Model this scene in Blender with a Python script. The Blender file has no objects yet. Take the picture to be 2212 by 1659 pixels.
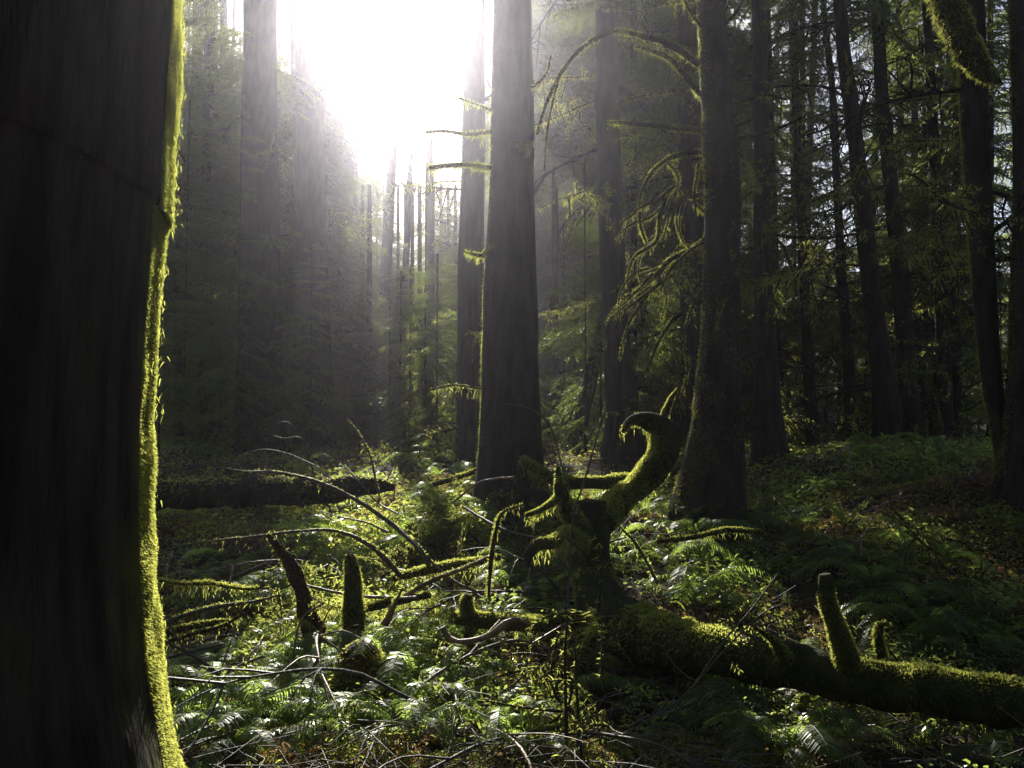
import bpy, math, numpy as np
R = math.radians
rng = np.random.default_rng(7)
S = bpy.context.scene
COL = S.collection

# ------------------------------------------------------------------ camera
CAMZ, PITCH, FPX = 1.6, R(7.0), 1770.0          # focal length in pixels of a 2212 px wide frame
cam = bpy.data.cameras.new("camera"); co = bpy.data.objects.new("camera", cam); COL.objects.link(co)
co.location = (0, 0, CAMZ); co.rotation_euler = (R(90) + PITCH, 0, 0)
cam.sensor_width = 36; cam.lens = 36 * FPX / 2212; cam.clip_start = .05; cam.clip_end = 600
S.camera = co
# ------------------------------------------------------------------ sun and sky
SUN_EL, SUN_AZ = R(31.8), R(-9.5)
SUN = np.array([math.sin(SUN_AZ) * math.cos(SUN_EL), math.cos(SUN_AZ) * math.cos(SUN_EL), math.sin(SUN_EL)])
W = bpy.data.worlds.new("World"); S.world = W; W.use_nodes = True
sk = W.node_tree.nodes.new('ShaderNodeTexSky'); sk.sky_type = 'NISHITA'; sk.sun_disc = False
sk.sun_elevation = SUN_EL; sk.sun_rotation = SUN_AZ; sk.dust_density = 2.0
W.node_tree.links.new(sk.outputs[0], W.node_tree.nodes['Background'].inputs[0])
W.node_tree.nodes['Background'].inputs[1].default_value = .05
sl = bpy.data.lights.new("sun", 'SUN'); sl.energy = 5; sl.angle = R(.5); sl.color = (1, .95, .84)
so = bpy.data.objects.new("sun", sl); COL.objects.link(so); so.location = (0, 0, 40)
so.rotation_euler = (R(90) - SUN_EL, 0, R(180) - SUN_AZ)
from mathutils import Vector
so.rotation_euler = Vector(SUN).to_track_quat('Z', 'Y').to_euler()
S.view_settings.view_transform = 'Standard'; S.view_settings.look = 'None'
S.view_settings.exposure = 1.45; S.view_settings.gamma = 1
cy = S.cycles
cy.max_bounces = 5; cy.diffuse_bounces = 2; cy.glossy_bounces = 1; cy.transmission_bounces = 2
cy.volume_bounces = 0; cy.transparent_max_bounces = 4; cy.sample_clamp_indirect = 3; cy.use_denoising = True

# ------------------------------------------------------------------ helpers
def hsh(ix, iy, iz, s):
    n = (ix * 374761393 + iy * 668265263 + iz * 1103515245 + s * 974634777) & 0xffffffff
    n = ((n ^ (n >> 13)) * 1274126177) & 0xffffffff
    n = ((n ^ (n >> 16)) * 2246822519) & 0xffffffff
    return ((n ^ (n >> 15)) & 0xffffff) / float(0xffffff)
def noise(p, f=1., s=0):                            # value noise in -1..1
    p = np.asarray(p, float) * f; i = np.floor(p).astype(np.int64); u = p - i; u = u * u * (3 - 2 * u)
    o = 0
    for a in (0, 1):
        for b in (0, 1):
            for c in (0, 1):
                w = (u[..., 0] if a else 1 - u[..., 0]) * (u[..., 1] if b else 1 - u[..., 1]) * (u[..., 2] if c else 1 - u[..., 2])
                o = o + w * hsh(i[..., 0] + a, i[..., 1] + b, i[..., 2] + c, s)
    return o * 2 - 1
def ray(px, py):
    x, z = (px - 1106) / FPX, -(py - 829.5) / FPX
    return np.array([x, math.cos(PITCH) - z * math.sin(PITCH), math.sin(PITCH) + z * math.cos(PITCH)])
def P(px, py, d):
    r = ray(px, py); return np.array([0, 0, CAMZ]) + r * (d / r[1])
TY = [-20, 4, 6, 8, 10, 12, 16, 25, 42, 60, 80, 105, 135]
TZ = [-.1, .0, .15, .58, 1.12, 1.45, 2.0, 2.75, 4.4, 9., 18., 29., 37.]
def T(x, y):
    x = np.asarray(x, float); y = np.asarray(y, float)
    p = np.stack([x, y, 0 * x], -1)
    k = np.clip((y - 2.5) / 2, 0, 1)
    z = np.interp(y, TY, TZ) + k * (.09 * noise(p, .9, 3) + .05 * noise(p, 2.3, 4) + .16 * noise(p, .28, 5))
    q = np.clip((x - 2.2) / 4, 0, 1)
    return z + .55 * q * q * (3 - 2 * q) * np.exp(-((y - 11) / 5) ** 2)
def G(px, py):                                      # where a pixel's ray meets the ground
    r = ray(px, py); r = r / r[1]
    d = np.linspace(3, 90, 3000); z = CAMZ + r[2] * d; t = T(r[0] * d, d)
    k = np.argmax(z < t) if (z < t).any() else len(d) - 1
    return np.array([r[0] * d[k], d[k], float(t[k])])

class MB:
    def __init__(s): s.V = []; s.F = []; s.M = []; s.n = 0
    def add(s, V, F, m=0):
        V = np.asarray(V, np.float32).reshape(-1, 3); F = np.asarray(F)
        if len(F) == 0: return s
        s.V.append(V); s.F.append(F + s.n); s.M.append(np.full(len(F), m) if np.isscalar(m) else m); s.n += len(V); return s
    def build(s, name, mats, parent=None, smooth=True, org=None):
        if not s.V: s.add(np.zeros((3, 3)), np.array([[0, 1, 2]]))
        V = np.concatenate(s.V)
        if org is not None: V = V - np.asarray(org, np.float32)
        me = bpy.data.meshes.new(name)
        me.vertices.add(len(V)); me.vertices.foreach_set('co', V.ravel())
        L = np.concatenate([f.ravel() for f in s.F]); tot = np.concatenate([np.full(len(f), f.shape[1]) for f in s.F])
        me.loops.add(len(L)); me.loops.foreach_set('vertex_index', L.astype(np.int32))
        me.polygons.add(len(tot)); me.polygons.foreach_set('loop_start', np.concatenate([[0], np.cumsum(tot)[:-1]]).astype(np.int32))
        me.polygons.foreach_set('material_index', np.concatenate(s.M).astype(np.int32))
        me.polygons.foreach_set('use_smooth', np.full(len(tot), smooth))
        me.update(calc_edges=True)
        for m in (mats if isinstance(mats, (list, tuple)) else [mats]): me.materials.append(m)
        o = bpy.data.objects.new(name, me); COL.objects.link(o)
        if parent is not None: o.parent = parent
        return o
def empty(name, loc, label, cat, group=None):
    o = bpy.data.objects.new(name, None); COL.objects.link(o); o.location = [float(v) for v in loc]; o.empty_display_size = .2
    return tag(o, label, cat, group)
def tag(o, label=None, cat=None, group=None, kind=None):
    for k, v in (('label', label), ('category', cat), ('group', group), ('kind', kind)):
        if v: o[k] = v
    return o
def smoothpath(pts, rad, step):
    pts = np.asarray(pts, float); rad = np.asarray(rad, float)
    if len(pts) < 3: pts = np.array([pts[0], (pts[0] + pts[1]) / 2, pts[1]]); rad = np.array([rad[0], (rad[0] + rad[-1]) / 2, rad[-1]])
    q = np.vstack([2 * pts[0] - pts[1], pts, 2 * pts[-1] - pts[-2]]); qr = np.concatenate([[rad[0]], rad, [rad[-1]]])
    O, Rr = [], []
    for i in range(1, len(q) - 2):
        n = max(1, int(np.linalg.norm(q[i + 1] - q[i]) / step)); t = np.linspace(0, 1, n, endpoint=False)[:, None]
        a, b, c, d = q[i - 1], q[i], q[i + 1], q[i + 2]
        O.append(.5 * ((2 * b) + (c - a) * t + (2 * a - 5 * b + 4 * c - d) * t ** 2 + (3 * b - a - 3 * c + d) * t ** 3))
        Rr.append(qr[i] * (1 - t[:, 0]) + qr[i + 1] * t[:, 0])
    O.append(q[-2][None]); Rr.append(qr[-2:-1]); return np.vstack(O), np.concatenate(Rr)
def frames(C):
    t = np.gradient(C, axis=0); t /= np.linalg.norm(t, axis=1)[:, None] + 1e-9
    a = np.array([1., 0, 0]) if abs(t[0][0]) < .8 else np.array([0, 1., 0]); U = []
    for k in t:
        a = a - k * a.dot(k); a = a / (np.linalg.norm(a) + 1e-9); U.append(a)
    U = np.array(U); return t, U, np.cross(t, U)
LAST = [0, 1, 0, 0]
def relief(X, a):
    k = 1 + a[0] * noise(X, a[1], a[2])
    if a[3]: k = k + a[3] * noise(X * np.array([1, 1, .07]), a[1] * 2.2, a[2] + 5) + .5 * a[3] * noise(X * np.array([1, 1, .15]), a[1] * 5, a[2] + 6)
    return k
def tube(mb, pts, rad, step=.1, sides=8, amp=.15, f=6., seed=0, m=0, cap=True, flute=0.):
    C, r = smoothpath(pts, rad, step); t, U, Vv = frames(C); n = len(C)
    th = np.linspace(0, 2 * math.pi, sides, endpoint=False)
    D = np.cos(th)[None, :, None] * U[:, None] + np.sin(th)[None, :, None] * Vv[:, None]
    X = C[:, None] + D * r[:, None, None]
    k = 1 + amp * noise(X, f, seed)
    if flute: k = k + flute * noise(X * np.array([1, 1, .07]), f * 2.2, seed + 5) + .5 * flute * noise(X * np.array([1, 1, .15]), f * 5, seed + 6)
    X = C[:, None] + D * (r[:, None] * k)[..., None]
    i = np.arange(n - 1)[:, None] * sides + np.arange(sides)[None]; j = np.arange(n - 1)[:, None] * sides + (np.arange(sides)[None] + 1) % sides
    F = np.stack([i, j, j + sides, i + sides], -1).reshape(-1, 4)
    mb.add(X, F, m); LAST[:] = [amp, f, seed, flute]
    if cap:
        for e in (0, n - 1):
            c = C[e] + (t[e] if e else -t[e]) * r[e] * .25; ring = X[e]
            a = np.arange(sides); f3 = np.stack([a, (a + 1) % sides, np.full(sides, sides)], 1)
            mb.add(np.vstack([ring, c]), f3 if e else f3[:, ::-1], m)
    return C, r, t, U, Vv
def blades(mb, B, D, ln, wd, m=0):                   # little bent blades from points B along directions D
    n = len(B)
    if n == 0: return
    D = D / (np.linalg.norm(D, axis=1)[:, None] + 1e-9)
    s = np.cross(D, rng.normal(size=(n, 3))); s /= np.linalg.norm(s, axis=1)[:, None] + 1e-9
    ln = (ln * rng.uniform(.5, 1.4, n))[:, None]; w = (wd * rng.uniform(.6, 1.3, n))[:, None]
    mid = B + D * ln * .55; tip = B + D * ln + np.array([0, 0, -1]) * ln * .25
    V = np.stack([B - s * w * .5, B + s * w * .5, mid + s * w * .45, tip, mid - s * w * .45], 1)
    mb.add(V, (np.arange(n) * 5)[:, None] + np.arange(5)[None], m)
def fuzz(mb, C, r, U, Vv, n, ln, wd, droop=.2, m=0, side=None, spread=1., patch=0., seed=3, sway=.6, sag=0):
    """moss blades on a tube; side = a direction round which they gather"""
    L = np.concatenate([[0], np.cumsum(np.linalg.norm(np.diff(C, axis=0), axis=1) * (r[1:] + r[:-1]))])
    u = rng.uniform(0, L[-1], n); k = np.interp(u, L, np.arange(len(C))); i = np.minimum(k.astype(int), len(C) - 2); w = (k - i)[:, None]
    c = C[i] * (1 - w) + C[i + 1] * w; rr = r[i] * (1 - w[:, 0]) + r[i + 1] * w[:, 0]
    if side is None: th = rng.uniform(0, 2 * math.pi, n)
    else:
        s = np.asarray(side, float); th = np.arctan2((Vv[i] * s).sum(1), (U[i] * s).sum(1)) + (rng.normal(0, spread, n) if spread > .2 else rng.uniform(-spread, spread, n))
    N = np.cos(th)[:, None] * U[i] + np.sin(th)[:, None] * Vv[i]
    B = c + N * rr[:, None]; B = c + N * (rr * relief(B, LAST) - np.minimum(.003, rr * .05))[:, None]
    if patch: ok = noise(B, 1.3 / max(.05, patch), seed) > -.15 + .3 * rng.normal(size=n) * .3; B, N = B[ok], N[ok]
    lump = 1 + .7 * noise(B, 9, seed + 1)
    D = N * 1. + rng.normal(size=B.shape) * sway + np.array([0, 0, -droop])
    blades(mb, B, D, ln * np.clip(lump, .3, 2), wd, m)
    if sag:                                          # hanging threads and tufts of moss
        q = rng.choice(len(B), min(sag, len(B)), replace=False); bb = B[q]
        for h in range(5):
            j = rng.normal(size=bb.shape) * .012; j[:, 2] = -h * ln * .8 - rng.uniform(0, ln, len(bb))
            keep = rng.random(len(bb)) < 1 - h * .17
            blades(mb, (bb + j)[keep], (np.array([0, 0, -1.2]) + rng.normal(size=bb.shape) * .45)[keep], ln * 1.3, wd, m)

# ------------------------------------------------------------------ materials
def mat(name, c1, c2, scale=6, rough=.9, trans=0., tcol=None, bump=0., spec=.3, c3=None, stretch=1., gloss=None):
    m = bpy.data.materials.new(name); m.use_nodes = True; nt = m.node_tree; N = nt.nodes; L = nt.links
    b = N['Principled BSDF']; b.inputs['Roughness'].default_value = rough; b.inputs['Specular IOR Level'].default_value = spec
    g = N.new('ShaderNodeNewGeometry'); mp = N.new('ShaderNodeMapping'); mp.inputs['Scale'].default_value = (1, 1, stretch)
    L.new(g.outputs['Position'], mp.inputs['Vector'])
    nz = N.new('ShaderNodeTexNoise'); nz.inputs['Scale'].default_value = scale; nz.inputs['Detail'].default_value = 4
    L.new(mp.outputs[0], nz.inputs['Vector'])
    cr = N.new('ShaderNodeValToRGB'); e = cr.color_ramp.elements
    e[0].position = .36; e[0].color = (*c1, 1); e[1].position = .64; e[1].color = (*c2, 1)
    if c3: k = e.new(.72); k.color = (*c3, 1)
    L.new(nz.outputs['Fac'], cr.inputs['Fac']); L.new(cr.outputs[0], b.inputs['Base Color'])
    if bump:
        bp = N.new('ShaderNodeBump'); bp.inputs['Strength'].default_value = bump; bp.inputs['Distance'].default_value = .03
        n2 = N.new('ShaderNodeTexNoise'); n2.inputs['Scale'].default_value = scale * 4; n2.inputs['Detail'].default_value = 5
        L.new(mp.outputs[0], n2.inputs['Vector']); L.new(n2.outputs['Fac'], bp.inputs['Height']); L.new(bp.outputs[0], b.inputs['Normal'])
    if trans:
        t = N.new('ShaderNodeBsdfTranslucent'); mx = N.new('ShaderNodeMixShader'); mx.inputs[0].default_value = trans
        if tcol:
            h = N.new('ShaderNodeMix'); h.data_type = 'RGBA'; h.inputs[6].default_value = (*tcol, 1)
            h.inputs[7].default_value = (tcol[0] * .45, tcol[1] * .55, tcol[2] * .5, 1); L.new(nz.outputs['Fac'], h.inputs[0]); L.new(h.outputs[2], t.inputs['Color'])
        L.new(b.outputs[0], mx.inputs[1]); L.new(t.outputs[0], mx.inputs[2]); L.new(mx.outputs[0], N['Material Output'].inputs['Surface'])
    return m
M = dict(
    bark=mat('bark', (.018, .014, .012), (.055, .042, .034), 11, .95, bump=1., spec=.1, stretch=.2, c3=(.035, .045, .02)),
    barkm=mat('mossy_bark', (.02, .024, .008), (.05, .05, .02), 9, .95, bump=.8, spec=.1, stretch=.5),
    moss=mat('moss', (.045, .05, .008), (.10, .10, .018), 12, .9, .66, (.74, .72, .16), spec=.15),
    mosg=mat('green_moss', (.03, .04, .010), (.06, .07, .016), 12, .9, .62, (.66, .66, .12), spec=.15),
    needle=mat('needles', (.018, .032, .010), (.045, .065, .018), 1.5, .55, .42, (.30, .36, .07), spec=.3),
    needl2=mat('yellow_needles', (.03, .04, .012), (.06, .075, .02), 1.5, .55, .48, (.50, .52, .12), spec=.3),
    twig=mat('twig', (.03, .024, .018), (.10, .075, .055), 14, .6, bump=.3, spec=.5),
    redtwig=mat('peeled_wood', (.09, .055, .035), (.24, .16, .10), 12, .55, bump=.3, spec=.5, stretch=.3),
    rot=mat('rotten_wood', (.02, .011, .008), (.06, .028, .016), 8, .95, bump=1., spec=.15, stretch=.3),
    soil=mat('forest_floor', (.018, .014, .010), (.05, .04, .025), 3, .95, bump=1., spec=.1, c3=(.03, .045, .012)),
    fern=mat('fern', (.018, .036, .012), (.035, .06, .018), 5, .4, .62, (.54, .68, .12), spec=.45),
    fernd=mat('dead_fern', (.12, .055, .025), (.28, .15, .07), 9, .5, .35, (.5, .25, .08), spec=.4),
    leaf=mat('leaf', (.02, .036, .010), (.04, .06, .016), 8, .32, .58, (.60, .68, .14), spec=.6),
    litter=mat('leaf_litter', (.035, .022, .014), (.11, .07, .045), 9, .5, .3, (.5, .3, .12), spec=.5, c3=(.2, .16, .12)),
)
M['nearbark'] = mat('bark_with_mossy_side', (.022, .017, .014), (.06, .046, .036), 14, .95, bump=1., spec=.1, stretch=.16, c3=(.035, .045, .02))
def mossy_side(m, d, lo, hi):
    nt = m.node_tree; N = nt.nodes; L = nt.links; b = N['Principled BSDF']; src = b.inputs['Base Color'].links[0].from_socket
    g = N.new('ShaderNodeNewGeometry'); v = N.new('ShaderNodeVectorMath'); v.operation = 'DOT_PRODUCT'; v.inputs[1].default_value = d; L.new(g.outputs['True Normal'], v.inputs[0])
    nz = N.new('ShaderNodeTexNoise'); nz.inputs['Scale'].default_value = 5; L.new(g.outputs['Position'], nz.inputs['Vector'])
    a = N.new('ShaderNodeMath'); a.operation = 'MULTIPLY_ADD'; L.new(nz.outputs['Fac'], a.inputs[0]); a.inputs[1].default_value = .3; L.new(v.outputs['Value'], a.inputs[2])
    r = N.new('ShaderNodeMapRange'); r.inputs[1].default_value = lo; r.inputs[2].default_value = hi; L.new(a.outputs[0], r.inputs[0])
    x = N.new('ShaderNodeMix'); x.data_type = 'RGBA'; L.new(r.outputs[0], x.inputs[0]); L.new(src, x.inputs[6]); x.inputs[7].default_value = (.10, .11, .018, 1); L.new(x.outputs[2], b.inputs['Base Color'])
mossy_side(M['nearbark'], (.80, .55, .25), .98, 1.08)
ALLM = [M['bark'], M['moss'], M['mosg'], M['twig'], M['redtwig'], M['rot'], M['barkm']]
BARK, MOSS, GRM, TWG, RED, ROT, BKM = range(7)

# ------------------------------------------------------------------ gaps cut in the canopy so the sun reaches chosen spots
TG = []                                             # (point, radius)
def tg(p, r): TG.append((np.asarray(p, float), r))
tg((0, 0, CAMZ), .55)
for px, py, r in [(760, 1180, .55), (880, 1150, .6), (1000, 1200, .6), (950, 1270, .7), (830, 1250, .55), (1060, 1290, .6), (720, 1110, .3), (800, 1100, .3), (1080, 1370, .2),
                  (450, 1570, .45), (600, 1560, .45), (520, 1620, .45), (760, 1500, .25), (850, 1450, .28), (980, 1500, .4), (900, 1600, .35), (1000, 1400, .35), (820, 1560, .2), (1150, 1600, .15), (700, 1600, .15),
                  (470, 1250, .15), (560, 1300, .15), (640, 1250, .14), (440, 1420, .14), (1620, 1560, .14), (1700, 1620, .16), (1850, 1600, .16), (1780, 1570, .12),
                  (1440, 1210, .12), (1500, 1150, .2), (1650, 1140, .14), (1840, 1190, .1), (1990, 1355, .14), (2080, 1390, .12), (1880, 1245, .1), (2150, 1300, .08), (410, 975, .3), (980, 1110, .2), (970, 905, .3), (1220, 1480, .08)]:
    tg(G(px, py) + np.array([0, 0, .2]), r)
for px, py, d, r in [(440, 1530, 4.9, .25), (540, 1525, 4.9, .25), (640, 1535, 4.9, .22), (740, 1450, 5., .2), (1050, 1365, 5.4, .25), (1480, 1275, 6.4, .25), (1660, 1365, 5.3, .12), (1720, 1385, 5.2, .13), (1790, 1395, 5.1, .12), (1900, 1410, 5, .12), (2020, 1430, 4.9, .12), (1785, 1300, 5.1, .14), (1785, 1250, 5.1, .1),
                     (1370, 890, 7.4, .2), (1420, 890, 7.4, .2), (1400, 980, 7.4, .14), (1340, 1060, 7.2, .16), (1230, 1130, 6.9, .2), (1205, 1050, 6, .22), (1150, 1180, 6, .18), (1300, 1038, 9, .35), (757, 1220, 6.4, .2), (780, 1290, 5.6, .3),
                     (1430, 450, 10.2, .55), (1410, 540, 10.2, .42), (1560, 500, 10.3, .2), (1500, 200, 10.3, .28), (1380, 600, 10.3, .22), (1330, 90, 10.3, .35), (1400, 270, 10.3, .25), (1410, 380, 10.3, .4),
                     (2040, 60, 8, .35), (2110, 150, 8, .3), (2090, 400, 11, .22), (2098, 600, 11, .2), (2110, 750, 11, .2), (2130, 850, 11, .2), (2150, 950, 11, .25), (2180, 200, 11, .18), (2166, 800, 11, .18),
                     (1780, 1000, 15, .3), (1850, 1015, 14.5, .3), (2015, 960, 19, .4), (1725, 960, 18, .4)]:
    tg(P(px, py, d), r)
for py in range(0, 1650, 110): tg(P(345, py, 2.45), .22)
for py in range(-40, 860, 90): tg(P(1048, py, 10), .2)
for px, py, d, r in [(850, 500, 25, 1.), (900, 700, 26, 1.), (950, 450, 27, 1.2), (780, 450, 28, 1.), (450, 600, 28, .8), (560, 480, 22, .5), (1230, 620, 26, 1.2), (1220, 800, 22, .9), (1430, 650, 22, 1.2), (1420, 760, 22, 1.), (1650, 780, 30, .7), (1690, 500, 24, .7),
                     (1620, 700, 26, .6), (1690, 640, 25, .8), (1780, 600, 26, .8), (1780, 820, 27, .5), (1700, 180, 30, .6), (1900, 560, 26, .5), (2000, 520, 26, .5), (1860, 100, 24, .6), (1240, 250, 26, .8), (1450, 330, 24, .8), (1230, 420, 24, .8)]:
    tg(P(px, py, d), r)
LATE = 23
TP = np.array([t[0] for t in TG]); TR = np.array([t[1] for t in TG])
CONES = [(ray(a, b) / np.linalg.norm(ray(a, b)), c) for a, b, c in [(610, -70, 4.5), (700, 40, 3.5), (960, -40, 3.)]]  # extra view cones cleared of foliage to widen the white glare
def lit(X):                                          # True where X lies in one of the gaps
    out = np.zeros(len(X), bool); wob = 1 + .45 * noise(X, .9, 11) + .35 * noise(X, 3.1, 12)
    for p, r in zip(TP, TR):
        d = X - p; a = d @ SUN; q = (d * d).sum(1) - a * a
        out |= (a > .6) & (q < (r * (1.0 + a * .004) * wob) ** 2)
    d = X - np.array([0, 0, CAMZ]); dl = np.linalg.norm(d, axis=1); ca = d @ SUN / dl
    for a_, r_ in CONES: out |= (d @ a_ / dl > np.cos(R(r_) * (1 + .4 * noise(X, .3, 15) + .3 * noise(X, 1.1, 16)))) & (dl > 12)
    out |= (ca > np.cos(R(6.5) * (1 + .5 * noise(X, .35, 13) + .3 * noise(X, 1.1, 14)))) & (dl > 4)
    return out

# ------------------------------------------------------------------ ground
def axis(a, b, lo, hi, d0, grow):
    v = [lo]; x = lo
    fine = list(np.arange(lo, hi, d0)); x = fine[-1]; s = d0
    while x < b: s *= grow; x += s; fine.append(x)
    x = lo; s = d0; pre = []
    while x > a: s *= grow; x -= s; pre.append(x)
    return np.array(pre[::-1] + fine)
gx = axis(-120, 120, -6, 6, .06, 1.07); gy = axis(-20, 130, 3, 13, .06, 1.06)
XX, YY = np.meshgrid(gx, gy); pp = np.stack([XX, YY, 0 * XX], -1)
near = np.exp(-((YY - 7) / 8) ** 2) * np.clip((YY - 2.5), 0, 1)
ZZ = T(XX, YY) + near * (.035 * noise(pp, 5, 21) + .02 * noise(pp, 12, 22))
n1, n0 = XX.shape; ii = (np.arange(n1 - 1)[:, None] * n0 + np.arange(n0 - 1)[None]).ravel()
tag(MB().add(np.stack([XX, YY, ZZ], -1), np.stack([ii, ii + 1, ii + 1 + n0, ii + n0], 1)).build('ground', M['soil']), kind='structure')

# ------------------------------------------------------------------ trees
def edges_to_path(rows, D, azc=None):
    pts, rad = [], []
    for py, xl, xr in rows:
        a = []
        for px in (xl, xr):
            if px is None: a.append(None); continue
            r = ray(px, py); a.append((math.atan2(r[0], r[1]), r[2] / math.hypot(r[0], r[1])))
        if a[0] is None:
            c = azc; half = a[1][0] - azc; el = a[1][1]
        else: c = (a[0][0] + a[1][0]) / 2; half = (a[1][0] - a[0][0]) / 2; el = (a[0][1] + a[1][1]) / 2
        pts.append((D * math.sin(c), D * math.cos(c), CAMZ + el * D * math.cos(half))); rad.append(D * math.sin(half))
    o = np.argsort([p[2] for p in pts]); return np.array(pts)[o], np.array(rad)[o]
def spray(n_t, per, seed, bend=-.25, wide=.5):       # flat conifer branch of unit length along +x: twigs with needle quads
    g = np.random.default_rng(seed); V = []; ax = lambda x: np.array([x, .04 * math.sin(5 * x + seed), bend * x * x])
    Q = []
    for k in range(n_t):
        x = .12 + .86 * (k + g.random()) / n_t; sd = 1 if k % 2 else -1
        L = (wide * (1 - x) + .12) * g.uniform(.6, 1.2); an = R(g.uniform(40, 68))
        d = np.array([math.cos(an), sd * math.sin(an), -.25 - .25 * g.random()]); b = ax(x)
        for j in range(per):
            t = (j + g.random()) / per; c = b + d * L * t + np.array([0, 0, -.12 * L * t * t])
            e = d + g.normal(size=3) * .55; e /= np.linalg.norm(e); s = np.cross(e, g.normal(size=3)); s /= np.linalg.norm(s)
            l, w = g.uniform(.03, .065), g.uniform(.006, .013)
            Q.append([c - e * l * .3 - s * w, c - e * l * .3 + s * w, c + e * l + s * w * .3, c + e * l - s * w * .3])
        s = np.array([0, 0, .004]); Q.append([b - s, b + s, b + d * L + s * .3, b + d * L - s * .3])   # the twig itself
    xs = np.linspace(0, 1, 7)
    for a, b in zip(xs[:-1], xs[1:]):
        for s in (np.array([0, 0, .011]), np.array([0, .011, 0])): Q.append([ax(a) - s * (1.2 - a), ax(a) + s * (1.2 - a), ax(b) + s * (1.2 - b), ax(b) - s * (1.2 - b)])
    return np.array(Q)
SPR = {k: [spray(nt, per, 100 + i, bend=-.15 - .12 * (i % 3), wide=w) for i in range(5)] for k, (nt, per, w) in dict(hi=(34, 16, .5), mid=(24, 11, .5), lo=(16, 8, .55)).items()}
def crown(path, rad, z0, z1, Lmax, nb, lod, g, parent, mt, org, dens=1.):
    zs = z0 + (z1 - z0) * g.random(nb) ** .9; zs.sort()
    C = np.stack([np.interp(zs, path[:, 2], path[:, i]) for i in range(3)], 1)
    u = (zs - z0) / (z1 - z0); L = Lmax * np.clip(1.05 - u * .85, .12, 1) * np.clip(.55 + u * 3, 0, 1) * g.uniform(.55, 1.2, nb)
    az = g.uniform(0, 2 * math.pi, nb); el = R(-8) + (u - .3) * .7 + g.normal(0, .14, nb)
    X = np.stack([np.cos(az) * np.cos(el), np.sin(az) * np.cos(el), np.sin(el)], 1); Y = np.stack([-np.sin(az), np.cos(az), 0 * az], 1); Z = np.cross(X, Y)
    mb = MB()
    for k in range(5):
        q = np.arange(nb) % 5 == k; t = SPR[lod][k]
        Wd = C[q][:, None, None] + L[q][:, None, None, None] * (t[None, ..., 0:1] * X[q][:, None, None] + t[None, ..., 1:2] * Y[q][:, None, None] + t[None, ..., 2:3] * Z[q][:, None, None])
        Wd = Wd.reshape(-1, 4, 3); cen = Wd.mean(1); ok = ~lit(cen) & (cen[:, 2] > T(cen[:, 0], cen[:, 1]) + .05)
        Wd = Wd[ok]; mb.add(Wd, np.arange(len(Wd) * 4).reshape(-1, 4), 0)
    return mb.build('crown', mt, parent, smooth=False, org=org)

# dead limbs: a few shapes, copied as children of the trees
def dead_limb(seed, mossy):
    g = np.random.default_rng(seed); mb = MB(); n = 6; p = np.zeros(3); d = np.array([1, 0, g.uniform(-.1, .25)]); pts = [p.copy()]
    for k in range(n): d = d + g.normal(size=3) * .11 + np.array([0, 0, -.06]); d /= np.linalg.norm(d); p = p + d / n; pts.append(p.copy())
    rr = np.linspace(.012, .002, n + 1); C, r, t, U, Vv = tube(mb, pts, rr, .06, 5, .2, 20, seed, 0)
    if mossy: fuzz(mb, C, r, U, Vv, 260, .028, .006, .8, 1, sag=14)
    for k in range(14):
        i = g.integers(2, len(C) - 1); e = t[i] * .6 + g.normal(size=3) * .6 + np.array([0, 0, -.25]); e /= np.linalg.norm(e); l = g.uniform(.12, .4)
        q = [C[i], C[i] + e * l * .5 + g.normal(size=3) * .03, C[i] + e * l + np.array([0, 0, -.25 * l])]
        a = tube(mb, q, [.007, .005, .0015], .06, 4, .1, 20, seed, 0)
        if mossy: fuzz(mb, a[0], a[1] + .001, a[3], a[4], 40, .02, .005, .8, 1)
    o = mb.build('branch', [M['barkm'] if mossy else M['bark'], M['moss']]); me = o.data; bpy.data.objects.remove(o); return me
DEAD = [dead_limb(300 + i, i % 2 == 0) for i in range(8)]
TREES = {}
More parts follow.
